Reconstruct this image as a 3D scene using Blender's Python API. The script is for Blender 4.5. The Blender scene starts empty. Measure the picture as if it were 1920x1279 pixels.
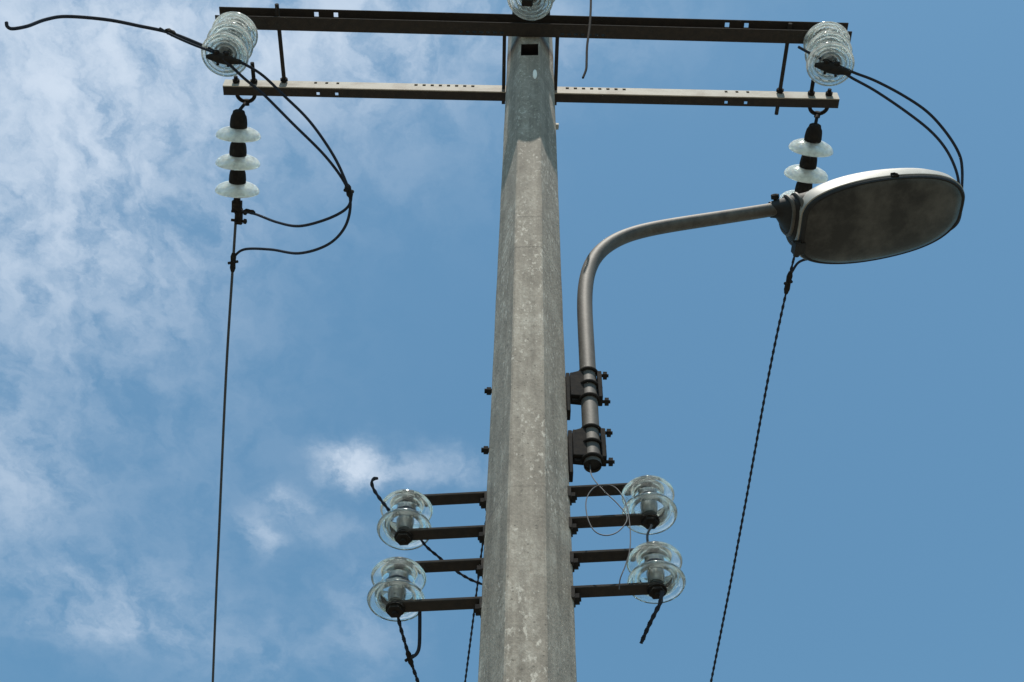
import bpy, math, random
from mathutils import Vector, Matrix

R = math.radians
random.seed(4)
S = bpy.context.scene
COL = S.collection

# ------------------------------------------------------------------ camera
PITCH, ROLL, FPX = R(54.7), R(1.23), 2700.0
CAM = Vector((-0.064, -3.15, 1.6))
cd = bpy.data.cameras.new('camera')
cam = bpy.data.objects.new('camera', cd)
COL.objects.link(cam)
CROT = Matrix.Rotation(math.pi / 2 + PITCH, 3, 'X') @ Matrix.Rotation(ROLL, 3, 'Z')
cam.matrix_world = Matrix.Translation(CAM) @ CROT.to_4x4()
cd.sensor_width = 36.0
cd.lens = FPX / 1920 * 36
cd.clip_end = 3000
cd.clip_start = 0.05
S.camera = cam


def ray(px, py):
    return CROT @ Vector(((px - 960) / FPX, -(py - 639.5) / FPX, -1.0))


def at(px, py, Y):
    """survey helper: the point of the vertical plane y = Y seen in direction px, py"""
    d = ray(px, py)
    return CAM + d * ((Y - CAM.y) / d.y)


# ------------------------------------------------------------------ light
SUN_EL, SUN_AZ = 70.0, 1.0        # azimuth measured from straight behind the camera, + = to the right
sl = bpy.data.lights.new('sun', 'SUN')
sl.energy = 4.8
sl.angle = R(0.5)
sl.color = (1.0, 0.93, 0.83)
sun = bpy.data.objects.new('sun', sl)
COL.objects.link(sun)
sdir = Vector((math.cos(R(SUN_EL)) * math.sin(R(SUN_AZ)), -math.cos(R(SUN_EL)) * math.cos(R(SUN_AZ)), math.sin(R(SUN_EL))))
sun.rotation_euler = sdir.to_track_quat('Z', 'Y').to_euler()
sun.location = (0, -6, 20)

S.view_settings.view_transform = 'Standard'
S.view_settings.look = 'None'
S.view_settings.gamma = 1.0
S.view_settings.use_curve_mapping = False
S.view_settings.exposure = 0.35

# ------------------------------------------------------------------ sky
SKY_K = 0.103
W = bpy.data.worlds.new('World')
S.world = W
W.use_nodes = True
nt = W.node_tree
nt.nodes.clear()


def nd(tree, kind, **kw):
    n = tree.nodes.new(kind)
    for k, v in kw.items():
        if k.startswith('i_'):
            n.inputs[k[2:]].default_value = v
        else:
            setattr(n, k, v)
    return n


def math_n(tree, op, a, b=None, clamp=False):
    n = tree.nodes.new('ShaderNodeMath')
    n.operation = op
    n.use_clamp = clamp
    for i, v in enumerate((a, b)):
        if v is None:
            continue
        if isinstance(v, (int, float)):
            n.inputs[i].default_value = v
        else:
            tree.links.new(v, n.inputs[i])
    return n.outputs[0]


L = nt.links.new
sky = nd(nt, 'ShaderNodeTexSky', sky_type='NISHITA', sun_disc=False)
sky.sun_elevation = R(SUN_EL)
sky.sun_rotation = math.atan2(sdir.x, sdir.y)
sky.altitude = 50
sky.air_density = 1.0
sky.dust_density = 0.6
sky.ozone_density = 1.6
tint = nd(nt, 'ShaderNodeMix', data_type='RGBA', blend_type='MULTIPLY')
tint.inputs[0].default_value = 1.0
L(sky.outputs[0], tint.inputs[6])
tint.inputs[7].default_value = (0.985, 1.385, 1.275, 1)
tc = nd(nt, 'ShaderNodeTexCoord')
sep = nd(nt, 'ShaderNodeSeparateXYZ')
L(tc.outputs['Generated'], sep.inputs[0])
zc = math_n(nt, 'MAXIMUM', sep.outputs[2], 0.06)
u = math_n(nt, 'DIVIDE', sep.outputs[0], zc)
v = math_n(nt, 'DIVIDE', sep.outputs[1], zc)
uv = nd(nt, 'ShaderNodeCombineXYZ')
L(u, uv.inputs[0])
L(v, uv.inputs[1])
# cloud banks, each a soft ellipse on the cloud layer (direction, radius u, radius v, amount)
BANKS = [
    ((110, 130), .12, .08, .95), ((330, 40), .13, .05, 1.0), ((60, 330), .11, .11, .70), ((250, 270), .09, .09, .50),
    ((580, 70), .10, .06, .42), ((820, 40), .12, .04, .42), ((700, 190), .10, .09, .26), ((60, 560), .07, .12, .40),
    ((10, 880), .06, .09, .60), ((300, 600), .12, .14, .12), ((200, 480), .10, .08, .30),
    ((640, 860), .024, .018, 2.0), ((700, 886), .036, .016, 1.0), ((840, 878), .05, .020, .45), ((550, 945), .016, .018, .70),
    ((490, 1000), .014, .026, .62), ((610, 985), .04, .02, .22), ((190, 1110), .09, .04, .36), ((215, 1175), .07, .03, .52),
    ((70, 1060), .12, .12, .12), ((690, 1140), .04, .08, .30), ((480, 1230), .12, .06, .22), ((1000, 20), .14, .05, .16),
    ((330, 900), .14, .20, .10),
]
# a slow warp keeps the banks from reading as ellipses
wn = nd(nt, 'ShaderNodeTexNoise', i_Scale=15.0, i_Detail=6.0, i_Roughness=0.62)
L(uv.outputs[0], wn.inputs['Vector'])
wsub = nd(nt, 'ShaderNodeVectorMath', operation='SUBTRACT')
L(wn.outputs['Color'], wsub.inputs[0])
wsub.inputs[1].default_value = (.5, .5, .5)
wsc = nd(nt, 'ShaderNodeVectorMath', operation='SCALE')
L(wsub.outputs[0], wsc.inputs[0])
wsc.inputs['Scale'].default_value = 0.075
wuv = nd(nt, 'ShaderNodeVectorMath', operation='ADD')
L(uv.outputs[0], wuv.inputs[0])
L(wsc.outputs[0], wuv.inputs[1])
total = None
for (px, py), ru, rv, amt in BANKS:
    d = ray(px, py)
    c = (d.x / d.z, d.y / d.z)
    s1 = nd(nt, 'ShaderNodeVectorMath', operation='SUBTRACT')
    L(wuv.outputs[0], s1.inputs[0])
    s1.inputs[1].default_value = (c[0], c[1], 0)
    s2 = nd(nt, 'ShaderNodeVectorMath', operation='MULTIPLY')
    L(s1.outputs[0], s2.inputs[0])
    s2.inputs[1].default_value = (1 / ru, 1 / rv, 0)
    ln = nd(nt, 'ShaderNodeVectorMath', operation='DOT_PRODUCT')
    L(s2.outputs[0], ln.inputs[0])
    L(s2.outputs[0], ln.inputs[1])
    g = math_n(nt, 'POWER', 2.718, math_n(nt, 'MULTIPLY', ln.outputs['Value'], -1.0))
    g = math_n(nt, 'MULTIPLY', g, amt)
    total = g if total is None else math_n(nt, 'ADD', total, g)
st = nd(nt, 'ShaderNodeVectorMath', operation='MULTIPLY')
L(wuv.outputs[0], st.inputs[0])
st.inputs[1].default_value = (1.25, .8, 1)
cn = nd(nt, 'ShaderNodeTexNoise', i_Scale=9.0, i_Detail=5.0, i_Roughness=0.55)
L(st.outputs[0], cn.inputs['Vector'])
cf = nd(nt, 'ShaderNodeTexNoise', i_Scale=26.0, i_Detail=5.0, i_Roughness=0.6)
L(st.outputs[0], cf.inputs['Vector'])
cmix = math_n(nt, 'ADD', math_n(nt, 'MULTIPLY', cn.outputs['Fac'], .48), math_n(nt, 'MULTIPLY', cf.outputs['Fac'], .52))
cr = nd(nt, 'ShaderNodeMapRange', interpolation_type='SMOOTHSTEP')
L(cmix, cr.inputs['Value'])
cr.inputs['From Min'].default_value = 0.34
cr.inputs['From Max'].default_value = 0.66
cr.inputs['To Min'].default_value = 0.10
cr.inputs['To Max'].default_value = 1.30
dens = math_n(nt, 'MULTIPLY', total, cr.outputs[0])
dens = math_n(nt, 'SUBTRACT', 1.0, math_n(nt, 'POWER', 2.718, math_n(nt, 'MULTIPLY', dens, -0.74)), clamp=True)
cm = nd(nt, 'ShaderNodeMix', data_type='RGBA')
L(dens, cm.inputs[0])
L(tint.outputs[2], cm.inputs[6])
cm.inputs[7].default_value = (5.6, 6.3, 7.2, 1)
bg = nd(nt, 'ShaderNodeBackground', i_Strength=SKY_K)
L(cm.outputs[2], bg.inputs['Color'])
wo = nd(nt, 'ShaderNodeOutputWorld')
L(bg.outputs[0], wo.inputs['Surface'])


# ------------------------------------------------------------------ materials
def mat(name, c1, c2=None, rough=.6, metal=0.0, scale=20, bump=0.0, bscale=60, stretch=(1, 1, 1), lo=.35, hi=.65, spec=.5):
    m = bpy.data.materials.new(name)
    m.use_nodes = True
    t = m.node_tree
    b = t.nodes['Principled BSDF']
    b.inputs['Roughness'].default_value = rough
    b.inputs['Metallic'].default_value = metal
    b.inputs['Specular IOR Level'].default_value = spec
    if c2 is None:
        c2 = tuple(x * .7 for x in c1)
    co = nd(t, 'ShaderNodeTexCoord')
    mp = nd(t, 'ShaderNodeMapping')
    mp.inputs['Scale'].default_value = stretch
    t.links.new(co.outputs['Object'], mp.inputs['Vector'])
    n = nd(t, 'ShaderNodeTexNoise', i_Scale=scale, i_Detail=6.0, i_Roughness=.65)
    t.links.new(mp.outputs[0], n.inputs['Vector'])
    rp = nd(t, 'ShaderNodeMapRange')
    rp.inputs['From Min'].default_value = lo
    rp.inputs['From Max'].default_value = hi
    t.links.new(n.outputs['Fac'], rp.inputs['Value'])
    mx = nd(t, 'ShaderNodeMix', data_type='RGBA')
    t.links.new(rp.outputs[0], mx.inputs[0])
    mx.inputs[6].default_value = (*c1, 1)
    mx.inputs[7].default_value = (*c2, 1)
    t.links.new(mx.outputs[2], b.inputs['Base Color'])
    if bump:
        n2 = nd(t, 'ShaderNodeTexNoise', i_Scale=bscale, i_Detail=5.0, i_Roughness=.7)
        t.links.new(co.outputs['Object'], n2.inputs['Vector'])
        bp = nd(t, 'ShaderNodeBump', i_Strength=bump, i_Distance=.01)
        t.links.new(n2.outputs['Fac'], bp.inputs['Height'])
        t.links.new(bp.outputs[0], b.inputs['Normal'])
    return m


def concrete():
    m = bpy.data.materials.new('concrete')
    m.use_nodes = True
    t = m.node_tree
    k = t.links.new
    b = t.nodes['Principled BSDF']
    b.inputs['Roughness'].default_value = .92
    b.inputs['Specular IOR Level'].default_value = .2
    co = nd(t, 'ShaderNodeTexCoord')

    def noise(scale, detail, stretch):
        mp = nd(t, 'ShaderNodeMapping')
        mp.inputs['Scale'].default_value = stretch
        k(co.outputs['Object'], mp.inputs[0])
        n = nd(t, 'ShaderNodeTexNoise', i_Scale=scale, i_Detail=detail, i_Roughness=.68)
        k(mp.outputs[0], n.inputs['Vector'])
        return n.outputs['Fac']
    blot = noise(14, 6, (1, 1, .55))
    fine = noise(95, 4, (1, 1, .6))
    streak = noise(9, 5, (2.6, 2.6, .10))
    base = nd(t, 'ShaderNodeValToRGB')
    e = base.color_ramp.elements
    e[0].position, e[0].color = .30, (.172, .150, .126, 1)
    e[1].position, e[1].color = .74, (.44, .405, .35, 1)
    x = base.color_ramp.elements.new(.52)
    x.color = (.262, .231, .194, 1)
    f = math_n(t, 'ADD', math_n(t, 'MULTIPLY', blot, .66), math_n(t, 'MULTIPLY', fine, .34))
    k(f, base.inputs[0])
    st = nd(t, 'ShaderNodeMapRange')
    k(streak, st.inputs[0])
    st.inputs[1].default_value, st.inputs[2].default_value = .35, .7
    st.inputs[3].default_value, st.inputs[4].default_value = 1.12, .74
    mul = nd(t, 'ShaderNodeMix', data_type='RGBA', blend_type='MULTIPLY')
    mul.inputs[0].default_value = 1
    k(base.outputs[0], mul.inputs[6])
    k(st.outputs[0], mul.inputs[7])
    # pale lime flecks with their own ragged shapes
    fl = noise(62, 5, (1, 1, .5))
    fl2 = noise(6, 3, (1, 1, .4))
    sp = nd(t, 'ShaderNodeMapRange')
    k(math_n(t, 'ADD', math_n(t, 'MULTIPLY', fl, .7), math_n(t, 'MULTIPLY', fl2, .3)), sp.inputs[0])
    sp.inputs[1].default_value, sp.inputs[2].default_value = .555, .62
    sp.inputs[3].default_value, sp.inputs[4].default_value = .0, .62
    mx = nd(t, 'ShaderNodeMix', data_type='RGBA')
    k(sp.outputs[0], mx.inputs[0])
    k(mul.outputs[2], mx.inputs[6])
    mx.inputs[7].default_value = (.56, .515, .45, 1)
    # air holes and two mould joints across the faces
    vo = nd(t, 'ShaderNodeTexVoronoi', i_Scale=34.0)
    k(co.outputs['Object'], vo.inputs['Vector'])
    pit = math_n(t, 'MULTIPLY', math_n(t, 'LESS_THAN', vo.outputs['Distance'], .13), .55)
    sz = nd(t, 'ShaderNodeSeparateXYZ')
    k(co.outputs['Object'], sz.inputs[0])
    zw = math_n(t, 'ADD', sz.outputs[2], math_n(t, 'MULTIPLY', fine, .012))
    for zj, wj, aj in ((6.462, .006, .45), (6.70, .006, .35), (5.02, .004, .25)):
        jn = math_n(t, 'LESS_THAN', math_n(t, 'ABSOLUTE', math_n(t, 'SUBTRACT', zw, zj)), wj)
        pit = math_n(t, 'MAXIMUM', pit, math_n(t, 'MULTIPLY', jn, aj))
    mp2 = nd(t, 'ShaderNodeMix', data_type='RGBA')
    k(pit, mp2.inputs[0])
    k(mx.outputs[2], mp2.inputs[6])
    mp2.inputs[7].default_value = (.09, .08, .068, 1)
    mx = mp2
    k(mx.outputs[2], b.inputs['Base Color'])
    bp = nd(t, 'ShaderNodeBump', i_Strength=.35, i_Distance=.006)
    k(math_n(t, 'ADD', fine, math_n(t, 'MULTIPLY', blot, .8)), bp.inputs['Height'])
    k(bp.outputs[0], b.inputs['Normal'])
    return m


def glass(name, dust0, dust1):
    m = bpy.data.materials.new(name)
    m.use_nodes = True
    t = m.node_tree
    t.nodes.clear()
    k = t.links.new
    g = nd(t, 'ShaderNodeBsdfGlass', i_Roughness=.07, i_IOR=1.5)
    g.inputs['Color'].default_value = (.955, .985, .972, 1)
    d = nd(t, 'ShaderNodeBsdfDiffuse')
    d.inputs['Color'].default_value = (.90, .91, .89, 1)
    tr = nd(t, 'ShaderNodeBsdfTranslucent')
    tr.inputs['Color'].default_value = (.92, .95, .93, 1)
    m1 = nd(t, 'ShaderNodeMixShader')
    m1.inputs[0].default_value = .45
    k(d.outputs[0], m1.inputs[1])
    k(tr.outputs[0], m1.inputs[2])
    # dust on the glass in blotches
    co = nd(t, 'ShaderNodeTexCoord')
    n = nd(t, 'ShaderNodeTexNoise', i_Scale=28.0, i_Detail=4.0)
    k(co.outputs['Object'], n.inputs['Vector'])
    rp = nd(t, 'ShaderNodeMapRange')
    k(n.outputs['Fac'], rp.inputs[0])
    rp.inputs[1].default_value, rp.inputs[2].default_value = .35, .7
    rp.inputs[3].default_value, rp.inputs[4].default_value = dust0, dust1
    m2 = nd(t, 'ShaderNodeMixShader')
    k(rp.outputs[0], m2.inputs[0])
    k(g.outputs[0], m2.inputs[1])
    k(m1.outputs[0], m2.inputs[2])
    o = nd(t, 'ShaderNodeOutputMaterial')
    k(m2.outputs[0], o.inputs[0])
    return m


M = {
    'concrete': concrete(),
    'glass': glass('insulator_glass', .02, .12),
    'hung': glass('ribbed_insulator_glass', .16, .42),
    'dusty': glass('dusty_insulator_glass', .30, .58),
    'rust': mat('rusty_dark_steel', (.038, .036, .035), (.052, .045, .040), rough=.95, scale=30, bump=.2, spec=.03),
    'zinc': mat('pale_weathered_zinc', (.37, .345, .29), (.16, .125, .09), rough=.75, scale=9, stretch=(1, 1, 2), lo=.45, hi=.82),
    'iron': mat('dark_iron', (.017, .017, .018), (.030, .026, .023), rough=.85, scale=40, bump=.15, spec=.04),
    'galv': mat('galvanised_tube', (.095, .087, .076), (.055, .048, .042), rough=.62, scale=22, stretch=(1, 1, .4), bump=.08, spec=.35),
    'wire': mat('weathered_conductor', (.022, .027, .040), (.036, .041, .054), rough=.85, scale=60, spec=.04),
    'line': mat('grey_line_conductor', (.06, .065, .07), (.04, .042, .05), rough=.6, scale=60, spec=.3),
    'shell': mat('lamp_shell_paint', (.35, .335, .305), (.25, .24, .215), rough=.5, scale=9, bump=.03),
    'lens': mat('grimy_lamp_lens', (.018, .018, .017), (.070, .068, .062), rough=.38, scale=6.5, lo=.40, hi=.66, bump=.05, bscale=14, spec=.35),
    'sun_paint': mat('painted_sun_patch', (.80, .79, .75), (.70, .69, .64), rough=.8),  # white that stands for direct sun on the shaft
    'core': mat('pale_cement_core', (.17, .18, .175), (.10, .105, .10), rough=.16, scale=30, spec=.9),
    'rubber': mat('black_gasket', (.012, .012, .013), (.02, .02, .02), rough=.7, spec=.3),
    'grass': mat('dry_grass_ground', (.125, .115, .088), (.165, .15, .12), rough=1.0, scale=.8, bump=.3, bscale=30),
}


# ------------------------------------------------------------------ mesh helpers
class MB:
    def __init__(s):
        s.v, s.f, s.mi = [], [], []

    def add(s, vs, fs, mi=0):
        o = len(s.v)
        s.v += [tuple(p) for p in vs]
        s.f += [tuple(o + i for i in q) for q in fs]
        s.mi += [mi] * len(fs)
        return s

    def box(s, c, size, rot=None, mi=0):
        c = Vector(c)
        x, y, z = (d / 2 for d in size)
        P = [Vector(p) for p in ((-x, -y, -z), (x, -y, -z), (x, y, -z), (-x, y, -z), (-x, -y, z), (x, -y, z), (x, y, z), (-x, y, z))]
        if rot is not None:
            P = [rot @ p for p in P]
        return s.add([c + p for p in P], [(0, 3, 2, 1), (4, 5, 6, 7), (0, 1, 5, 4), (1, 2, 6, 5), (2, 3, 7, 6), (3, 0, 4, 7)], mi)

    def tube(s, pts, r, n=10, cap=True, twist=0.0, flat=1.0, mi=0):
        """round tube along pts; twist (m per turn) with flat < 1 gives a laid, two strand look"""
        pts = [Vector(p) for p in pts]
        rr = r if isinstance(r, (list, tuple)) else [r] * len(pts)
        vs, fs = [], []
        t0 = (pts[1] - pts[0]).normalized()
        a = t0.orthogonal().normalized()
        dist = 0
        for i, p in enumerate(pts):
            if i == 0:
                t = t0
            elif i == len(pts) - 1:
                t = (pts[-1] - pts[-2]).normalized()
            else:
                t = (pts[i + 1] - pts[i - 1]).normalized()
            if i:
                dist += (p - pts[i - 1]).length
            a = (a - t * a.dot(t)).normalized()
            b = t.cross(a)
            ph = dist / twist * 2 * math.pi if twist else 0
            for k in range(n):
                w = 2 * math.pi * k / n
                q = r if not isinstance(rr, list) else rr[i]
                x, y = q * math.cos(w), q * flat * math.sin(w)
                x, y = x * math.cos(ph) - y * math.sin(ph), x * math.sin(ph) + y * math.cos(ph)
                vs.append(p + a * x + b * y)
        for i in range(len(pts) - 1):
            for k in range(n):
                k2 = (k + 1) % n
                fs.append((i * n + k, i * n + k2, (i + 1) * n + k2, (i + 1) * n + k))
        if cap:
            fs.append(tuple(range(n - 1, -1, -1)))
            fs.append(tuple((len(pts) - 1) * n + k for k in range(n)))
        return s.add(vs, fs, mi)

    def lathe(s, prof, n=32, mx=None, mi=0):
        """profile of (radius, z) turned about z"""
        vs, fs = [], []
        for r, z in prof:
            for k in range(n):
                w = 2 * math.pi * k / n
                vs.append(Vector((r * math.cos(w), r * math.sin(w), z)))
        for i in range(len(prof) - 1):
            for k in range(n):
                k2 = (k + 1) % n
                fs.append((i * n + k, (i + 1) * n + k, (i + 1) * n + k2, i * n + k2))
        if prof[0][0] > 1e-6:
            fs.append(tuple(range(n)))
        if prof[-1][0] > 1e-6:
            fs.append(tuple((len(prof) - 1) * n + k for k in range(n - 1, -1, -1)))
        if mx is not None:
            vs = [mx @ p for p in vs]
        return s.add(vs, fs, mi)

    def plate(s, o, ux, uy, un, lx, ly, th, holes=(), mi=0):
        """flat plate of size lx by ly with real rectangular holes (x0, x1, y0, y1)"""
        xs = sorted({0, lx, *[h[0] for h in holes], *[h[1] for h in holes]})
        ys = sorted({0, ly, *[h[2] for h in holes], *[h[3] for h in holes]})
        o, ux, uy, un = Vector(o), Vector(ux), Vector(uy), Vector(un)
        nx, ny = len(xs) - 1, len(ys) - 1

        def solid(i, j):
            if not (0 <= i < nx and 0 <= j < ny):
                return False
            cx, cy = (xs[i] + xs[i + 1]) / 2, (ys[j] + ys[j + 1]) / 2
            return not any(h[0] < cx < h[1] and h[2] < cy < h[3] for h in holes)
        idx = {}
        vs, fs = [], []

        def vid(i, j, k):
            if (i, j, k) not in idx:
                idx[(i, j, k)] = len(vs)
                vs.append(o + ux * xs[i] + uy * ys[j] + un * (th * k))
            return idx[(i, j, k)]
        flip = ux.cross(uy).dot(un) < 0
        for i in range(nx):
            for j in range(ny):
                if not solid(i, j):
                    continue
                q = [(vid(i, j, 1), vid(i + 1, j, 1), vid(i + 1, j + 1, 1), vid(i, j + 1, 1)),
                     (vid(i, j, 0), vid(i, j + 1, 0), vid(i + 1, j + 1, 0), vid(i + 1, j, 0))]
                if not solid(i - 1, j):
                    q.append((vid(i, j, 0), vid(i, j, 1), vid(i, j + 1, 1), vid(i, j + 1, 0)))
                if not solid(i + 1, j):
                    q.append((vid(i + 1, j, 0), vid(i + 1, j + 1, 0), vid(i + 1, j + 1, 1), vid(i + 1, j, 1)))
                if not solid(i, j - 1):
                    q.append((vid(i, j, 0), vid(i + 1, j, 0), vid(i + 1, j, 1), vid(i, j, 1)))
                if not solid(i, j + 1):
                    q.append((vid(i, j + 1, 0), vid(i, j + 1, 1), vid(i + 1, j + 1, 1), vid(i + 1, j + 1, 0)))
                fs += [tuple(reversed(f)) for f in q] if flip else q
        return s.add(vs, fs, mi)

    def build(s, name, mats, parent=None, sharp=35, bevel=0):
        me = bpy.data.meshes.new(name)
        me.from_pydata(s.v, [], s.f)
        for m in (mats if isinstance(mats, (list, tuple)) else [mats]):
            me.materials.append(m)
        for p, i in zip(me.polygons, s.mi):
            p.material_index = i
            p.use_smooth = True
        me.update()
        me.set_sharp_from_angle(angle=R(sharp))
        o = bpy.data.objects.new(name, me)
        COL.objects.link(o)
        if parent:
            o.parent = parent
        if bevel:
            bv = o.modifiers.new('bevel', 'BEVEL')
            bv.width = bevel
            bv.segments = 2
            bv.limit_method = 'ANGLE'
        return o


def tag(o, label, cat, group=None, kind=None):
    o['label'] = label
    o['category'] = cat
    if group:
        o['group'] = group
    if kind:
        o['kind'] = kind
    return o


def thing(name, label, cat, loc=(0, 0, 0), group=None, rot=None):
    o = bpy.data.objects.new(name, None)
    o.empty_display_size = .1
    COL.objects.link(o)
    o.location = loc
    if rot is not None:
        o.rotation_euler = rot.to_euler() if hasattr(rot, 'to_euler') else rot
    return tag(o, label, cat, group)


def copy_tree(o, parent=None):
    c = o.copy()
    COL.objects.link(c)
    if parent:
        c.parent = parent
    for ch in [x for x in bpy.data.objects if x.parent == o]:
        copy_tree(ch, c)
    return c


def smooth(P, per=8):
    P = [Vector(p) for p in P]
    Q = [P[0] * 2 - P[1]] + P + [P[-1] * 2 - P[-2]]
    out = []
    for i in range(1, len(Q) - 2):
        a, b, c, d = Q[i - 1:i + 3]
        for k in range(per):
            t = k / per
            out.append(.5 * ((2 * b) + (c - a) * t + (2 * a - 5 * b + 4 * c - d) * t * t + (3 * b - a - 3 * c + d) * t ** 3))
    out.append(P[-1])
    return out


def resample(P, step):
    out = [P[0]]
    for a, b in zip(P, P[1:]):
        n = max(1, int((b - a).length / step))
        out += [a.lerp(b, (k + 1) / n) for k in range(n)]
    return out




def hexnut(mb, c, axis, r, h, mi=0):
    q = Vector((0, 0, 1)).rotation_difference(Vector(axis)).to_matrix().to_4x4()
    mb.lathe([(r, -h / 2), (r, h / 2)], n=6, mx=Matrix.Translation(Vector(c)) @ q, mi=mi)


# ------------------------------------------------------------------ ground
g = MB()
g.add([(-900, -900, 0), (900, -900, 0), (900, 900, 0), (-900, 900, 0)], [(0, 1, 2, 3)])
tag(g.build('ground', M['grass']), 'dry grassy ground around the pole foot', 'ground', kind='structure')

# ------------------------------------------------------------------ concrete pole
POLE_TOP = 8.93
PYAW = R(-2.5)


def pole_w(z):
    return .2800 - .0096 * (z - 4.4)


SEC = [(-.205, -.65), (.205, -.65), (.5, -.05), (.5, .05), (.205, .65), (-.205, .65), (-.5, .05), (-.5, -.05)]


def sec_pts(z, jit=0.0):
    w = pole_w(z)
    out = []
    n = len(SEC)
    for i in range(n):
        p, a, b = Vector(SEC[i]), Vector(SEC[i - 1]), Vector(SEC[(i + 1) % n])
        for q in (a, b):
            e = p + (q - p).normalized() * .018
            e = e * w
            e += Vector((random.uniform(-1, 1), random.uniform(-1, 1))) * jit
            e = Matrix.Rotation(PYAW, 2) @ e
            out.append((e.x, e.y, z))
    return out


pole = thing('utility_pole', 'tall tapering grey concrete pole with flat faces carrying the crossarms and lamp', 'pole')
RZ0, RZ1 = 8.30, 8.44
zs = sorted([-.05] + [.4 + .16 * i for i in range(52) if .4 + .16 * i < POLE_TOP - .1 and not RZ0 - .05 < .4 + .16 * i < RZ1 + .05] + [RZ0, RZ1, POLE_TOP])
pm = MB()
rings = [sec_pts(z, .0009 if z not in (RZ0, RZ1) else 0) for z in zs]
n = len(rings[0])
vs = [p for r_ in rings for p in r_]
fs = []
for i in range(len(zs) - 1):
    for k in range(n):
        k2 = (k + 1) % n
        if abs(zs[i] - RZ0) < 1e-6 and k == 1:
            continue
        fs.append((i * n + k, i * n + k2, (i + 1) * n + k2, (i + 1) * n + k))
fs.append(tuple((len(zs) - 1) * n + k for k in range(n)))
# the slot cast into the front face just under the crossarm
i0 = zs.index(RZ0)
A, B = Vector(vs[i0 * n + 1]), Vector(vs[i0 * n + 2])
C_, D_ = Vector(vs[(i0 + 1) * n + 2]), Vector(vs[(i0 + 1) * n + 1])
ta, tb = .02, .98
inn = Vector((0, .20, 0))
base = len(vs)
q = [A.lerp(B, ta), A.lerp(B, tb), D_.lerp(C_, tb), D_.lerp(C_, ta)]
vs += [tuple(x) for x in q] + [tuple(x + inn) for x in q]
fs += [(i0 * n + 1, base, base + 3, (i0 + 1) * n + 1), (base + 1, i0 * n + 2, (i0 + 1) * n + 2, base + 2),
       (base, base + 1, base + 5, base + 4), (base + 1, base + 2, base + 6, base + 5), (base + 2, base + 3, base + 7, base + 6),
       (base + 3, base, base + 4, base + 7), (base + 4, base + 5, base + 6, base + 7)]
pm.add(vs, fs)
pm.mi[-5:] = [1] * 5  # slot faces coloured dark iron to stand for the shade inside
pm.build('shaft', [M['concrete'], M['iron']], pole, sharp=22)
# small glinting bolt on the right edge
bp_ = at(1043, 237, 0)
b = MB()
b.tube([(bp_.x - .03, 0, bp_.z), (bp_.x + .012, 0, bp_.z)], .008)
hexnut(b, (bp_.x + .004, 0, bp_.z), (1, 0, 0), .016, .014)
b.build('edge_bolt', M['zinc'], pole)
# patch of sunlight painted as a white blob on the front face
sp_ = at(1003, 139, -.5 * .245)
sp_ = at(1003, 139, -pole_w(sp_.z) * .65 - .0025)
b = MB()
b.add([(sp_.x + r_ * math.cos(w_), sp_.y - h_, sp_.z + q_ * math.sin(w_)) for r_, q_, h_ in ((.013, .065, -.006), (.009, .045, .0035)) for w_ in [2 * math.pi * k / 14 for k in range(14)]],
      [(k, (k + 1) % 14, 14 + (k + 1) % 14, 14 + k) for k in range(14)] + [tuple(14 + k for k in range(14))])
b.build('sun_patch', M['sun_paint'], pole)
# unseen steel bracket carrying the middle string, plates widened to shade the shaft below
b = MB()
b.box((0, -.20, 8.90), (.20, .62, .012))
b.box((0, -.17, 8.81), (.20, .012, .168))
b.build('unseen_head_bracket', M['rust'], pole)

ZA = 8.54           # underside of both crossarms
NEAR_Y, FAR_Y = -.158, .158


# ------------------------------------------------------------------ crossarms
def hole(cx, w, y0, y1):
    return (cx - w / 2, cx + w / 2, y0, y1)


def crossarm(label, x0, x1, yweb, out, h, b, t, flange_holes, web_holes, top_holes, tilt):
    o = thing('crossarm', label, 'crossarm', (x0, yweb, ZA), 'steel crossarms on the pole', (0, tilt, 0))
    ln = x1 - x0
    m = MB()
    ux, uz, uo = (1, 0, 0), (0, 0, 1), (0, out, 0)
    # web against the pole, flanges turned outwards
    m.plate((0, 0, 0), ux, uz, uo, ln, h, t, [hole(c - x0, w, h * .62, h * .62 + .022) for c, w in web_holes], mi=0)
    m.plate((0, t * out + .0005 * out, 0), ux, uo, uz, ln, b, t, [hole(c - x0, w, b * .42, b * .42 + .017) for c, w in flange_holes], mi=1)
    m.plate((0, t * out + .0005 * out, h - t), ux, uo, uz, ln, b, t, [hole(c - x0, w, b * .42, b * .42 + .026) for c, w in top_holes], mi=1)
    m.build('channel', [M['zinc'], M['rust']], o)
    return o


near = crossarm('upper dark crossarm crossing in front of the pole head', -1.60, 1.615, NEAR_Y, -1, .15, .07, .008,
                [], [], [], 0.0)
PAIR = []
bpy.data.objects.remove([c for c in near.children][0])
nm = MB()
x0, x1 = -1.617, 1.633
near.location.x = x0
near.location.z = ZA + .004
near.rotation_euler.y = .0105
ln = x1 - x0
h_, b_, t_ = .116, .066, .006
tops = [at(x, 33, NEAR_Y - .045).x for x in (591, 628)] + [at(x, 51, NEAR_Y - .045).x for x in (1364, 1400)]
rows = [-.36 + .035 * i for i in range(7)] + [.16 + .035 * i for i in range(7)]
nm.plate((0, 0, 0), (1, 0, 0), (0, 0, 1), (0, -1, 0), ln, h_, t_, [])
nm.plate((0, -t_ - .0005, 0), (1, 0, 0), (0, -1, 0), (0, 0, 1), ln, b_, t_, [hole(c - x0, .02, .006, .018) for c in rows])
nm.plate((0, -t_ - .0005, h_ - t_), (1, 0, 0), (0, -1, 0), (0, 0, 1), ln, b_, t_, [hole(c - x0, .023, .026, .052) for c in tops])
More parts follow.
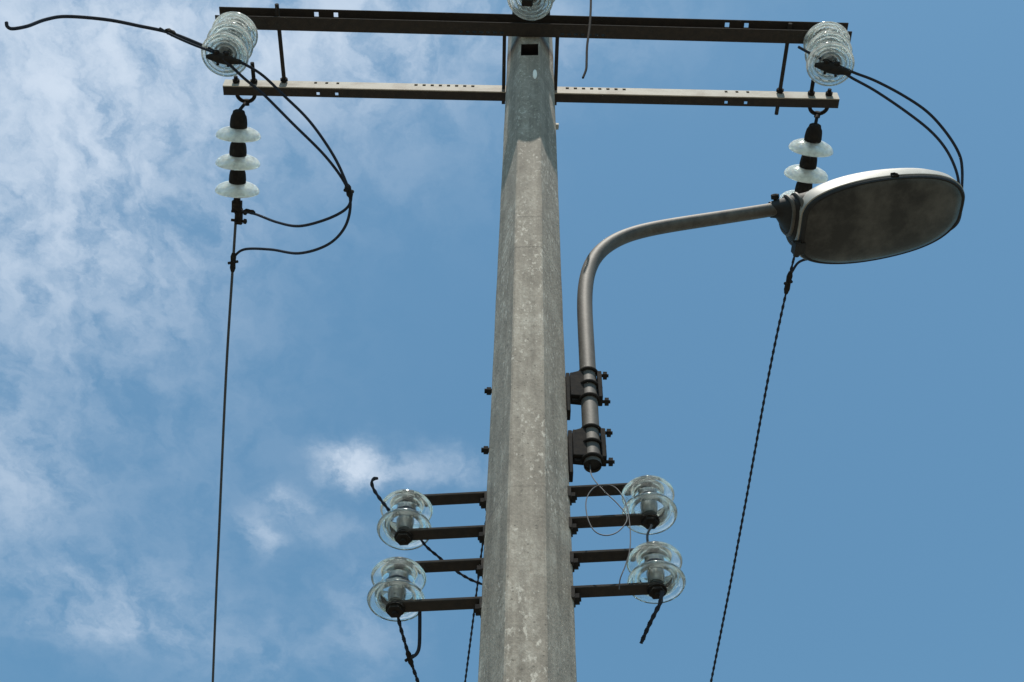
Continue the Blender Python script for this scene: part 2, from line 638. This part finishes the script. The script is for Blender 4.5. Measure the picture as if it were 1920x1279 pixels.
nm.build('channel', M['rust'], near)

fx0, fx1 = -1.615, 1.632
wh = [(-.30 - .043 * i, .017) for i in range(8)] + [(.30 - .10 + .043 * i, .017) for i in range(8)]
wh += [(at(x, 158, FAR_Y).x, .015) for x in (591, 612, 633, 1358, 1378, 1398)]
fh = [(at(x, 168, FAR_Y + .03).x, .017) for x in (598, 633, 1356, 1392)]
far = crossarm('lower crossarm behind the pole with a pale drilled face', fx0, fx1, FAR_Y, 1, .076, .048, .006, fh, wh, fh, 0.0)

# plates that clasp the pole between the two arms
PL = None
for sx in (-1, 1):
    ex = .128 * sx
    lab = 'dark steel strap on the left side of the pole head between the crossarms' if sx < 0 else 'dark steel strap on the right side of the pole head between the crossarms'
    o = thing('side_strap', lab, 'strap', (ex + .006 * sx, 0, ZA + .06), 'side straps on the pole head')
    m = MB()
    m.box((.003 * sx, .035, 0), (.018, .42, .06))
    m.build('flat_bar', M['rust'], o)
# spacer rods
for sx, px, lab in ((-1, 525, 'threaded spacer rod joining both crossarms near their left ends'),
                    (1, 1466, 'threaded spacer rod joining both crossarms near their right ends')):
    xx = at(px, 110, 0).x
    y0, y1 = (-.275, .20) if sx < 0 else (-.23, .285)
    o = thing('spacer_rod', lab, 'rod', (xx, 0, ZA + .062), 'spacer rods between the crossarms', (0, 0, R(-.9 if sx < 0 else .9)))
    m = MB()
    m.tube([(0, y0, 0), (0, y1, 0)], .0105)
    m.build('rod', M['rust'], o)
    for y in (NEAR_Y - .02, NEAR_Y + .012, FAR_Y - .012, FAR_Y + .018):
        m = MB()
        hexnut(m, (0, y, 0), (0, 1, 0), .02, .016)
        m.build('nut', M['iron'], o)

# ------------------------------------------------------------------ disc insulator strings
DISC = [(.040, .004), (.058, -.002), (.085, -.010), (.104, -.021), (.114, -.033), (.1175, -.043), (.1165, -.048), (.112, -.049),
        (.107, -.043), (.101, -.035), (.097, -.048), (.092, -.050), (.088, -.036), (.080, -.032), (.075, -.049), (.070, -.051),
        (.066, -.033), (.057, -.030), (.052, -.050), (.047, -.051), (.043, -.030), (.030, -.026), (.024, -.030)]
CAPP = [(.0, .096), (.020, .096), (.030, .090), (.034, .075), (.041, .062), (.044, .045), (.046, .020), (.045, .004), (.040, -.003), (.0, -.003)]
PIN = [(.0, -.020), (.016, -.024), (.0125, -.034), (.0125, -.058), (.02, -.066), (.0, -.068)]
UNIT = .140


def insulator_string(label, hook, first_disc, axis, nunit=3, clamp='hang', spacing=UNIT, group=None, ctwist=0.0):
    gl = M['dusty'] if clamp == 'far' else M['hung']
    """string from hook; first_disc = rim centre of the first unit; axis = direction along the string away from the arm"""
    axis = Vector(axis).normalized()
    q = (-Vector((0, 0, 1))).rotation_difference(axis).to_matrix()
    org = Vector(first_disc) - axis * .035
    o = thing('insulator_string', label, 'insulator', org, group, q)
    inv = q.inverted()
    hk = inv @ (Vector(hook) - org)
    for i in range(nunit):
        z = -spacing * i
        m = MB()
        m.lathe([(r, zz + z) for r, zz in DISC], n=48)
        m.build('glass_disc', gl, o, sharp=70)
        m = MB()
        k = min(1.0, (spacing - .05) / .096)
        m.lathe([(r, zz * k + z) for r, zz in CAPP], n=20)
        m.lathe([(r, zz + z) for r, zz in PIN], n=10)
        m.build('metal_cap', M['iron'], o)
    m = MB()
    top = Vector((0, 0, .09))
    m.tube([hk, hk.lerp(top, .4), top], .009, n=8)
    m.tube([hk + Vector((0, .0, .012)), hk - Vector((0, 0, .02))], .016, n=8)
    m.build('link', M['iron'], o)
    end = Vector((0, 0, -spacing * (nunit - 1) - .06))
    m = MB()
    if clamp == 'far':
        m.tube([end, end + Vector((0, 0, -.05))], .018)
        m.box(end + Vector((.0, 0, -.065)), (.05, .035, .05))
        m.box(end + Vector((.012, 0, -.125)), (.035, .03, .085))
        for zz in (-.10, -.15):
            m.tube([end + Vector((-.03, 0, zz)), end + Vector((.055, 0, zz))], .008)
            hexnut(m, end + Vector((.045, 0, zz)), (1, 0, 0), .015, .014)
            m.tube([end + Vector((.0, -.03, zz)), end + Vector((.0, .03, zz))], .007)
    else:
        rt = Matrix.Rotation(ctwist, 3, 'Y')
        m.tube([end + Vector((0, 0, .02)), end + Vector((0, 0, -.04))], .014)
        c = end + Vector((0, -.005, -.045))
        if abs(hook[0]) > 1:
            P_c = [c + rt @ Vector((xx, 0, zz)) for xx, zz in ((-.085, .0), (-.06, .004), (-.02, .006), (.03, .0), (.06, -.004), (.10, -.006))]
            m.tube(P_c, [.010, .017, .027, .026, .017, .011], n=12)
            for xx in (-.03, .025):
                p = c + rt @ Vector((xx, 0, .004))
                m.tube([p + Vector((0, -.038, 0)), p + Vector((0, .038, 0))], .007)
                hexnut(m, p + Vector((0, -.030, 0)), (0, 1, 0), .014, .014)
        else:
            m.box(c, (.05, .03, .03), rt)
    m.build('clamp', M['iron'], o)
    return o, q, org


def wpt(o, q, org, loc):
    return org + q @ Vector(loc)


GH = 'slack glass strings hanging under the near crossarm'
GF = 'tensioned glass strings behind the far crossarm'
hangL = insulator_string('clear ribbed glass string hanging from the left end of the upper crossarm', (-1.503, -.185, ZA + .005),
                         at(441, 62, -.185), at(423, 100, -.185) - at(441, 62, -.185), spacing=.128, group=GH, ctwist=R(14))
hangR = insulator_string('clear ribbed glass string hanging from the right end of the upper crossarm', (1.505, -.185, ZA + .005),
                         at(1550, 80, -.185), at(1557, 122, -.185) - at(1550, 80, -.185), spacing=.128, group=GH, ctwist=R(22))
m0, m1 = at(1014, -43, -.43), at(994, -4, -.42)
hangM = insulator_string('glass string hanging before the pole top, cut by the upper picture edge', (.02, -.45, 8.893),
                         m0, m1 - m0, spacing=.128, group=GH)

farL_axis = at(445, 355, .662) - at(447, 252, .370)
farL = insulator_string('upright string of three white glass discs below the left crossarm end', (-1.503, FAR_Y + .104, ZA + .03),
                        at(447, 252, .370), farL_axis, clamp='far', spacing=farL_axis.length / 2, group=GF)
farR_axis = at(1512, 326, .518) - at(1521, 277, .375)
farR = insulator_string('string of white glass discs partly hidden behind the lamp head', (1.535, FAR_Y + .104, ZA + .03),
                        at(1521, 277, .375), farR_axis, clamp='far', spacing=farR_axis.length, group=GF)

# U bolts through the web of the far arm, their bows behind it carry the far strings
for sx, xx in ((-1, -1.503), (1, 1.535)):
    o = thing('u_bolt', 'U shaped bolt through the %s end of the lower crossarm' % ('left' if sx < 0 else 'right'), 'bolt', (xx, FAR_Y, ZA + .042), 'U bolts through the lower crossarm')
    m = MB()
    arc = [(.047 * math.cos(a), .060 + .044 * math.sin(a), -.012) for a in [math.pi * i / 12 for i in range(13)]]
    m.tube([(.047, -.115 if sx < 0 else -.035, .0)] + [(.047, .0, .0)] + arc + [(-.047, .0, .0), (-.047, -.035 if sx < 0 else -.085, .0)], .0105)
    m.build('rod', M['iron'], o)
    for s_ in (-1, 1):
        m = MB()
        hexnut(m, (.047 * s_, -.010, .0), (0, 1, 0), .019, .016)
        m.build('nut', M['iron'], o)


# ------------------------------------------------------------------ wires
def wire(name, label, pts, r, cat='wire', group=None, material='wire', twist=0, flat=1.0, parts=(), per=8):
    P = smooth(pts, per)
    if twist:
        P = resample(P, twist / 8)
    o0 = P[0].copy()
    m = MB()
    m.tube([p - o0 for p in P], r, n=8, twist=twist, flat=flat)
    o = m.build(name, M[material])
    o.location = o0
    tag(o, label, cat, group)
    for pname, c, d, rad, ln_ in parts:
        c, d = Vector(c) - o0, Vector(d).normalized()
        k = MB()
        k.tube([c - d * ln_ / 2, c - d * ln_ * .3, c, c + d * ln_ * .3, c + d * ln_ / 2], [rad * .6, rad, rad * .85, rad, rad * .6], n=8)
        side = d.orthogonal().normalized()
        k.tube([c - side * rad * 1.9, c + side * rad * 1.9], rad * .55, n=6)
        k.build(pname, M['iron'], o)
    return o


def seq(P, y0, y1=None):
    """points of a run of wire whose depth goes evenly from y0 to y1"""
    if isinstance(y0, (list, tuple)):
        return [at(px, py, y) for (px, py), y in zip(P, y0)]
    n_ = len(P)
    return [at(px, py, y0 + (y1 - y0) * i / (n_ - 1)) for i, (px, py) in enumerate(P)]


RW = .0073
# cut tail to the left
tail = [(12, 42), (14, 50), (24, 54), (52, 49), (85, 37), (125, 31), (200, 37), (262, 49), (320, 62), (385, 88), (412, 104)]
P_ = seq(tail, -.34, -.20)
wire('wire_tail', 'curved cut wire tail with a hooked end reaching left from the left hanging string', P_, .0088,
     parts=[('connector', at(320, 61, -.23), at(330, 66, -.23) - at(310, 56, -.23), .017, .065)])
P_ = seq([(300, 53), (322, 66), (360, 83), (400, 98)], -.245, -.215)
wire('tie_strand', 'short strand doubled along the hooked wire tail', P_, .006)
# left jumpers
JA = [(420, 106), (439, 111), (488, 138), (532, 179), (581, 228), (626, 293), (652, 350), (658, 374), (646, 394), (610, 412), (561, 424), (520, 417), (480, 402), (452, 395)]
JB = [(418, 110), (428, 119), (459, 148), (496, 179), (549, 232), (610, 293), (648, 346), (657, 384), (646, 427), (614, 459), (561, 475), (508, 468), (462, 467), (443, 477), (437, 492)]
ya = [-.20, -.17, -.09, 0, .10, .22, .34, .40, .46, .53, .60, .67, .73, .775]
yb = [-.20, -.18, -.10, -.03, .08, .22, .34, .42, .52, .64, .76, .88, .98, 1.03, 1.06]
wire('jumper_cable', 'left jumper cable looping up to the clamp at the foot of the white disc string', seq(JA, ya), RW, group='left jumper cables',
     parts=[('connector', at(654, 358, .36), at(656, 368, .38) - at(650, 346, .34), .017, .07),
            ('lug', at(468, 397, .75), at(476, 400, .74) - at(456, 396, .77), .014, .09)])
wire('jumper_cable', 'left jumper cable making the lower loop onto the left line wire', seq(JB, yb), RW, group='left jumper cables')
# right jumpers
JC = [(1560, 118), (1580, 127), (1603, 137), (1642, 152), (1695, 180), (1740, 211), (1775, 250), (1798, 288), (1804, 318), (1803, 360), (1800, 396), (1770, 415), (1690, 425), (1600, 420), (1515, 400)]
yc = [-.20, -.18, -.15, -.11, -.05, .02, .10, .19, .25, .31, .37, .44, .54, .65, .755]
JD = [(1560, 122), (1578, 133), (1597, 146), (1642, 171), (1701, 211), (1746, 247), (1775, 282), (1793, 321), (1799, 357), (1801, 400), (1785, 428), (1730, 452), (1650, 470), (1560, 482), (1505, 488), (1486, 508), (1478, 530)]
yd = [-.20, -.18, -.15, -.10, -.02, .06, .13, .21, .27, .35, .43, .56, .72, .90, 1.02, 1.08, 1.13]
wire('jumper_cable', 'outer right jumper cable arching from the right hanging string down behind the lamp', seq(JC, yc), RW, group='right jumper cables')
wire('jumper_cable', 'inner right jumper cable arching behind the lamp to the right line wire', seq(JD, yd), RW, group='right jumper cables')
# small loose strand at the clamp of the right hanging string
wire('tie_strand', 'short strand entering the right hanging string from its left side', seq([(1497, 88), (1515, 98), (1535, 108), (1555, 118)], -.23, -.20), .007)


# line wires running away behind the pole
def line_wire(label, pts, r, conn=None, material='line', twist=0, flat=1):
    p, q = pts[-2], pts[-1]
    d = (q - p) / (q - p).length
    for k in range(1, 8):
        nx = pts[-1] + Vector((d.x, d.y, d.z * (1 - k / 8.5))) * 4.5
        pts = pts + [nx]
    return wire('line_wire', label, pts, r, group='line wires running away', material=material, twist=twist, flat=flat, parts=conn or [], per=6)


def at13(px, py, P0):
    nrm = Vector((0, math.sin(R(13)), math.cos(R(13))))
    d = ray(px, py)
    return CAM + d * ((P0 - CAM).dot(nrm) / d.dot(nrm))


PL_, PR_ = Vector((-1.495, .2, 8.44)), Vector((1.493, .2, 8.44))
lw = [at13(x, y, PL_) for x, y in ((443, 398), (437, 492), (424, 700), (411, 990), (399, 1279))]
line_wire('left line wire dropping from the white disc string to the bottom edge', lw, .0075,
          [('connector', lw[1], lw[2] - lw[1], .016, .11)])
rw = [at13(x, y, PR_) for x, y in ((1492, 470), (1478, 530), (1442, 700), (1390, 985), (1333, 1279))]
line_wire('right line wire slanting down from behind the lamp head', rw, .0088,
          [('connector', rw[1], rw[2] - rw[1], .017, .13)], material='wire', twist=.09, flat=.62)
cw = [at13(x, y, Vector((0, .2, 8.44))) for x, y in ((990, 405), (984, 492), (958, 700), (910, 985), (872, 1279))]
line_wire('middle line wire seen just left of the pole at the bottom edge', cw, .0080, material='wire', twist=.09, flat=.62)
fa = at13(995, 310, Vector((0, .2, 8.44))) - at13(996, 252, Vector((0, .2, 8.44)))
insulator_string('string of glass discs hidden behind the pole shaft', (0, FAR_Y + .05, ZA + .03), at13(996, 262, Vector((0, .2, 8.44))), fa, clamp='far', group=GF)

# drop wire from the middle string
wire('drop_wire', 'thin hanging wire right of the pole top with a bent end', seq([(1014, -32), (1045, -70), (1085, -72), (1107, -40), (1108, 0), (1106, 45), (1101, 85), (1100, 112), (1099, 130), (1093, 146)], -.45, -.40), .0055, material='iron')

# ------------------------------------------------------------------ low voltage brackets with spool insulators
SPOOL = [(.0, .074), (.034, .074), (.040, .068), (.048, .062), (.066, .057), (.082, .048), (.0865, .039), (.0845, .035), (.072, .041), (.056, .043), (.050, .038),
         (.041, .033), (.041, .029), (.051, .024), (.052, .019), (.050, .014), (.041, .010), (.040, .003), (.049, -.002), (.051, -.007), (.049, -.012), (.041, -.017), (.041, -.022),
         (.050, -.028), (.054, -.034), (.074, -.040), (.086, -.049), (.0895, -.058), (.0875, -.062), (.070, -.058), (.054, -.060), (.047, -.072), (.0, -.074)]
BY = R(-5.5)


def bracket(sx, zu, zl, lab_b, lab_s, xs):
    rot = Matrix.Rotation(BY, 3, 'Z')
    o = thing('insulator_bracket', lab_b, 'bracket', (0, 0, (zu + zl) / 2), 'iron brackets holding the spool insulators', (0, 0, BY))
    hz = (zu - zl) / 2
    w = pole_w(zu) / 2 - .006
    for s_ in (1, -1):
        m = MB()
        x0_, x1_ = w, xs + .0
        cx = (x0_ + x1_) / 2
        m.box((cx * sx, 0, hz * s_), (x1_ - x0_, .044, .011))
        # rounded end
        m.lathe([(.022 + .0, -.0057), (.022, .0057)], n=20, mx=Matrix.Translation((xs * sx, 0, hz * s_)))
        # foot bent against the pole
        m.box(((w + .006) * sx, 0, hz * s_ - .022), (.012, .0445, .045))
        m.build('flat_bar', M['rust'], o, bevel=.002)
    m = MB()
    m.tube([(xs * sx, 0, hz + .03), (xs * sx, 0, -hz - .034)], .009)
    hexnut(m, (xs * sx, 0, -hz - .015), (0, 0, 1), .026, .018)
    m.lathe([(.030, -.004), (.030, .004)], n=18, mx=Matrix.Translation((xs * sx, 0, -hz - .0095)))
    hexnut(m, (xs * sx, 0, hz + .014), (0, 0, 1), .022, .016)
    m.build('pin_bolt', M['iron'], o)
    for s_ in (1, -1):
        m = MB()
        m.tube([((w - .02) * sx, 0, hz * s_ - .030), ((w + .03) * sx, 0, hz * s_ - .030)], .009)
        hexnut(m, ((w + .018) * sx, 0, hz * s_ - .030), (1, 0, 0), .018, .014)
        m.build('fixing_bolt', M['iron'], o)
    p = rot @ Vector((xs * sx, 0, 0)) + Vector((0, 0, (zu + zl) / 2))
    s = thing('spool_insulator', lab_s, 'insulator', p, 'glass spool insulators on the iron brackets')
    k = (hz - .007) / .076
    m = MB()
    m.lathe([(r, z * k) for r, z in SPOOL], n=48)
    m.build('glass_body', M['glass'], s, sharp=60)
    m = MB()
    m.lathe([(.0, -.060 * k), (.021, -.060 * k), (.021, -.02 * k), (.021, .02 * k), (.021, .060 * k), (.0, .060 * k)], n=28)
    m.build('core_sleeve', M['core'], s, sharp=60)
    m = MB()
    m.tube([(.044 * math.cos(a), .044 * math.sin(a), .002 * math.sin(3 * a)) for a in [2 * math.pi * i / 24 for i in range(25)]], .005, n=6, cap=False)
    m.build('tie_wire', M['wire'], s)
    return p


pLU = bracket(-1, 5.175, 5.012, 'upper left iron bracket of two flat bars on the pole', 'glass spool in the upper left bracket, beside a hooked wire end', .400)
pLL = bracket(-1, 4.862, 4.696, 'lower left iron bracket of two flat bars on the pole', 'glass spool in the lower left bracket, nearest the bottom left wires', .402)
pRU = bracket(1, 5.180, 5.030, 'upper right iron bracket of two flat bars under the lamp pole clamp', 'glass spool in the upper right bracket just below the lamp tube', .391)
pRL = bracket(1, 4.872, 4.722, 'lower right iron bracket of two flat bars on the pole', 'glass spool in the lower right bracket with a cut wire end below', .391)

wire('wire_tail', 'short cut wire with a bent tip sticking up from the upper left spool', seq([(709, 897), (701, 898), (697, 905), (701, 918), (713, 936), (727, 954), (740, 972)], [-.10, -.10, -.09, -.07, -.05, -.02, .03]), .0062, twist=.05, flat=.7)
wire('service_wire', 'wire running from the upper left spool down behind the lower bracket to the pole', seq([(778, 992), (797, 1022), (822, 1044), (850, 1067), (875, 1083), (897, 1093), (940, 1108)], [.07, .09, .115, .14, .17, .19, .22]), .0055, twist=.05, flat=.7)
wire('service_wire', 'dark twisted wire leaving the lower left spool for the bottom edge', seq([(742, 1110), (744, 1140), (748, 1165), (757, 1198), (770, 1240), (784, 1280), (806, 1345), (840, 1440)], [.02, .05, .09, .15, .22, .30, .45, .8]), .0066, twist=.06, flat=.66,
     parts=[('connector', at(768, 1234, .21), at(775, 1255, .25) - at(763, 1215, .18), .009, .05)])
wire('wire_stub', 'short wire dropping beside the lower left spool and hooking onto its line', seq([(786, 1110), (787, 1145), (787, 1180), (786, 1212), (781, 1226), (772, 1233)], [.06, .08, .12, .16, .18, .205]), .0056)
wire('wire_stub', 'short thick cut wire hanging below the lower right spool', seq([(1242, 1108), (1238, 1130), (1230, 1146), (1217, 1172), (1202, 1206)], [-.06, -.04, -.02, .02, .07]), .0075, twist=.05, flat=.72)
wire('service_wire', 'thin looped wire hanging from the lamp tube past the upper right bracket', seq(
    [(1106, 868), (1110, 893), (1132, 920), (1160, 947), (1176, 972), (1160, 996), (1136, 1004), (1114, 995), (1101, 968), (1100, 935), (1118, 912), (1150, 912), (1172, 940), (1181, 985), (1181, 1030), (1172, 1062), (1163, 1085), (1161, 1105)],
    [.0, -.03, -.07, -.09, -.10, -.105, -.105, -.105, -.10, -.09, -.085, -.085, -.09, -.09, -.09, -.085, -.08, -.07]), .0019, material='line')
wire('tie_strand', 'short tie strand between the two right spools', seq([(1222, 985), (1214, 1003), (1216, 1022), (1224, 1040)], [-.06, -.055, -.05, -.04]), .004, material='line')

# ------------------------------------------------------------------ street lamp
lamp = thing('street_lamp', 'grey street lamp on a bent tube clamped to the right side of the pole', 'street lamp', at(1111, 865, 0))
LO = lamp.location.copy()
path = [(1112, 874), (1105, 720), (1099, 620), (1096, 565), (1099, 522), (1110, 489), (1133, 463), (1172, 441), (1230, 427), (1300, 416), (1380, 404), (1462, 391)]
ys = [0, 0, 0, 0, .0, .002, .006, .014, .027, .042, .06, .08]
TP = [at(x, y, w) for (x, y), w in zip(path, ys)]
for i in range(4):
    TP[i].x = .2175
TP = resample(smooth([p - LO for p in TP], 10), .015)
for _ in range(60):
    TP = [TP[0]] + [(TP[i - 1] + TP[i] * 2 + TP[i + 1]) / 4 for i in range(1, len(TP) - 1)] + [TP[-1]]
m = MB()
m.tube(TP, .0305, n=24, cap=False)
m.build('arm_tube', M['galv'], lamp, sharp=60)
m = MB()
m.tube([TP[0] + Vector((0, 0, .012)), TP[0] + Vector((0, 0, .06))], .0285, n=20)
m.build('tube_end_shade', M['rubber'], lamp)  # black disc painting the shade inside the open tube end

# clamps
for zc_, py in ((at(1105, 728, 0).z, 728), (at(1110, 838, 0).z, 838)):
    tx = .2175 - LO.x
    px_ = pole_w(zc_) / 2 - LO.x
    zz = zc_ - LO.z
    m = MB()
    gap = tx - px_
    m.box((px_ + .008, 0, zz - .050), (.014, .046, .225), mi=0)
    m.add([(px_ + .0155, -.028, zz + .055), (px_ + .0155, -.022, zz - .070), (tx - .012, -.024, zz - .075), (tx - .012, -.024, zz + .085),
           (px_ + .0155, .028, zz + .055), (px_ + .0155, .022, zz - .070), (tx - .012, .024, zz - .075), (tx - .012, .024, zz + .085)],
          [(0, 1, 2, 3), (7, 6, 5, 4), (0, 4, 5, 1), (1, 5, 6, 2), (2, 6, 7, 3), (3, 7, 4, 0)])
    cl = m.build('clamp', M['iron'], lamp, bevel=.003)
    m = MB()
    m.box((tx + .040, 0, zz), (.016, .046, .155))
    m.build('keeper_plate', M['iron'], cl, bevel=.003)
    for dz in (-.078, .0, .078):
        m = MB()
        arc = [(tx + .0345 * math.cos(a) * 1.0, .0345 * math.sin(a), zz + dz) for a in [-math.pi * .98 + math.pi * .98 * i / 12 for i in range(13)]]
        m.tube([(px_ + .02, arc[0][1] - .002, zz + dz)] + arc + [(tx + (.075 if dz else .05), 0, zz + dz)], .0065, n=8)
        if dz:
            hexnut(m, (tx + .062, 0, zz + dz), (1, 0, 0), .015, .014)
        m.build('u_bolt', M['iron'], cl)
    m = MB()
    lx = -pole_w(zc_) / 2 - LO.x
    m.tube([(lx + .02, 0, zz - .03), (lx - .026, 0, zz - .03)], .009)
    hexnut(m, (lx - .010, 0, zz - .03), (1, 0, 0), .0145, .016)
    m.build('through_bolt', M['iron'], cl)

# lamp head in the frame of the arm end
EL, AZ = R(17.5), R(0)
E0 = at(1455, 392, .079) - LO
a_ = Vector((math.cos(EL) * math.cos(AZ), math.cos(EL) * math.sin(AZ), math.sin(EL)))
b_v = Vector((-math.sin(AZ), math.cos(AZ), 0))
n_v = a_.cross(b_v)
FR = Matrix((a_, b_v, n_v)).transposed()


def lp(u_, v_, w_):
    return E0 + FR @ Vector((u_, v_, w_))


KL = .962
prof_u = [(.075, .085), (.085, .115), (.105, .140), (.14, .163), (.20, .186), (.29, .205), (.40, .2145), (.52, .214), (.64, .204), (.74, .186), (.82, .158), (.875, .122), (.905, .085), (.92, .045)]
VC = .055


def outline(scale=1.0, cx=.48):
    top = [((u_ - cx) * scale + cx, VC - h * scale) for u_, h in prof_u]
    bot = [((u_ - cx) * scale + cx, VC + h * scale) for u_, h in reversed(prof_u)]
    out = smooth([Vector((x * KL, y, 0)) for x, y in top + bot], 3)
    return out


def loft(levels, close_first=True, close_last=True):
    mb = MB()
    vs_, fs_ = [], []
    n_ = None
    for scale, wz in levels:
        o_ = outline(scale)
        n_ = len(o_)
        vs_ += [lp(p.x, p.y, wz) for p in o_]
    for i in range(len(levels) - 1):
        for k in range(n_):
            k2 = (k + 1) % n_
            fs_.append((i * n_ + k, i * n_ + k2, (i + 1) * n_ + k2, (i + 1) * n_ + k))
    if close_first:
        fs_.append(tuple(range(n_ - 1, -1, -1)))
    if close_last:
        fs_.append(tuple((len(levels) - 1) * n_ + k for k in range(n_)))
    mb.add(vs_, fs_)
    return mb


Z0 = -.130
hs = loft([(1.0, Z0 + .012), (1.022, Z0 + .016), (1.018, Z0 + .060), (.965, Z0 + .094), (.86, Z0 + .118), (.70, Z0 + .142), (.45, Z0 + .156), (.2, Z0 + .160)]).build('housing', M['shell'], lamp, sharp=40)
loft([(.955, Z0 - .004), (.985, Z0 - .006), (1.006, Z0 + .002), (1.006, Z0 + .0125)]).build('gasket', M['rubber'], lamp, sharp=40)
loft([(.25, Z0 - .034), (.5, Z0 - .031), (.72, Z0 - .025), (.86, Z0 - .018), (.94, Z0 - .010), (.965, Z0 - .002)]).build('lens', M['lens'], lamp, sharp=60)
# neck between tube and head
nk = MB()
ringsN = [(-.030, .035, .035, 0), (.0, .040, .040, -.002), (.018, .056, .052, -.010), (.045, .085, .070, -.028), (.08, .120, .082, -.045), (.115, .14, .080, -.052), (.19, .15, .07, -.045)]
vs_, fs_ = [], []
for u_, rv, rw_, dz in ringsN:
    for k in range(24):
        w_ = 2 * math.pi * k / 24
        cs, sn = math.cos(w_), math.sin(w_)
        e_ = .75
        vs_.append(lp(u_ * KL, VC * max(0, min(1, u_ / .1)) + rv * math.copysign(abs(cs) ** e_, cs), dz + rw_ * .86 * math.copysign(abs(sn) ** e_, sn)))
for i in range(len(ringsN) - 1):
    for k in range(24):
        k2 = (k + 1) % 24
        fs_.append((i * 24 + k, i * 24 + k2, (i + 1) * 24 + k2, (i + 1) * 24 + k))
nk.add(vs_, fs_)
neck = nk.build('neck', M['rubber'], lamp, sharp=40)
# pale flange ribs round the neck
nk = MB()
for u_, rv, rw_, dz in ((.045, .088, .072, -.028), (.078, .122, .084, -.045)):
    ring = []
    for k in range(29):
        w_ = 2 * math.pi * k / 28
        cs, sn = math.cos(w_), math.sin(w_)
        ring.append(lp(u_, VC * min(1, u_ / .1) + rv * math.copysign(abs(cs) ** .75, cs), dz + rw_ * .86 * math.copysign(abs(sn) ** .75, sn)))
    nk.tube(ring, .009, n=8, cap=False)
nk.build('flange_rib', M['galv'], neck)
nk = MB()
p0, p1 = lp(.005, -.02, .02), lp(.002, -.058, .034)
nk.tube([p0, p1], .009)
hexnut(nk, p0.lerp(p1, .7), (p1 - p0), .019, .02)
nk.build('clamp_bolt', M['iron'], neck)
# clip on the near rim, hinge lug at the far inner corner
ck = MB()
c0 = lp(.50, VC - .217, Z0 + .012)
ck.box(c0, (.034, .012, .020), FR)
ck.tube([lp(.485, VC - .222, Z0 + .024), lp(.50, VC - .227, Z0 + .016), lp(.515, VC - .221, Z0 + .0)], .004)
ck.build('clip', M['iron'], lamp)
ck = MB()
ck.box(lp(.070, VC + .085, Z0 + .006), (.05, .06, .04), FR)
ck.tube([lp(.062, VC + .05, Z0 + .0), lp(.062, VC + .125, Z0 + .0)], .015)
ck.build('hinge_lug', M['rubber'], lamp, bevel=.003)
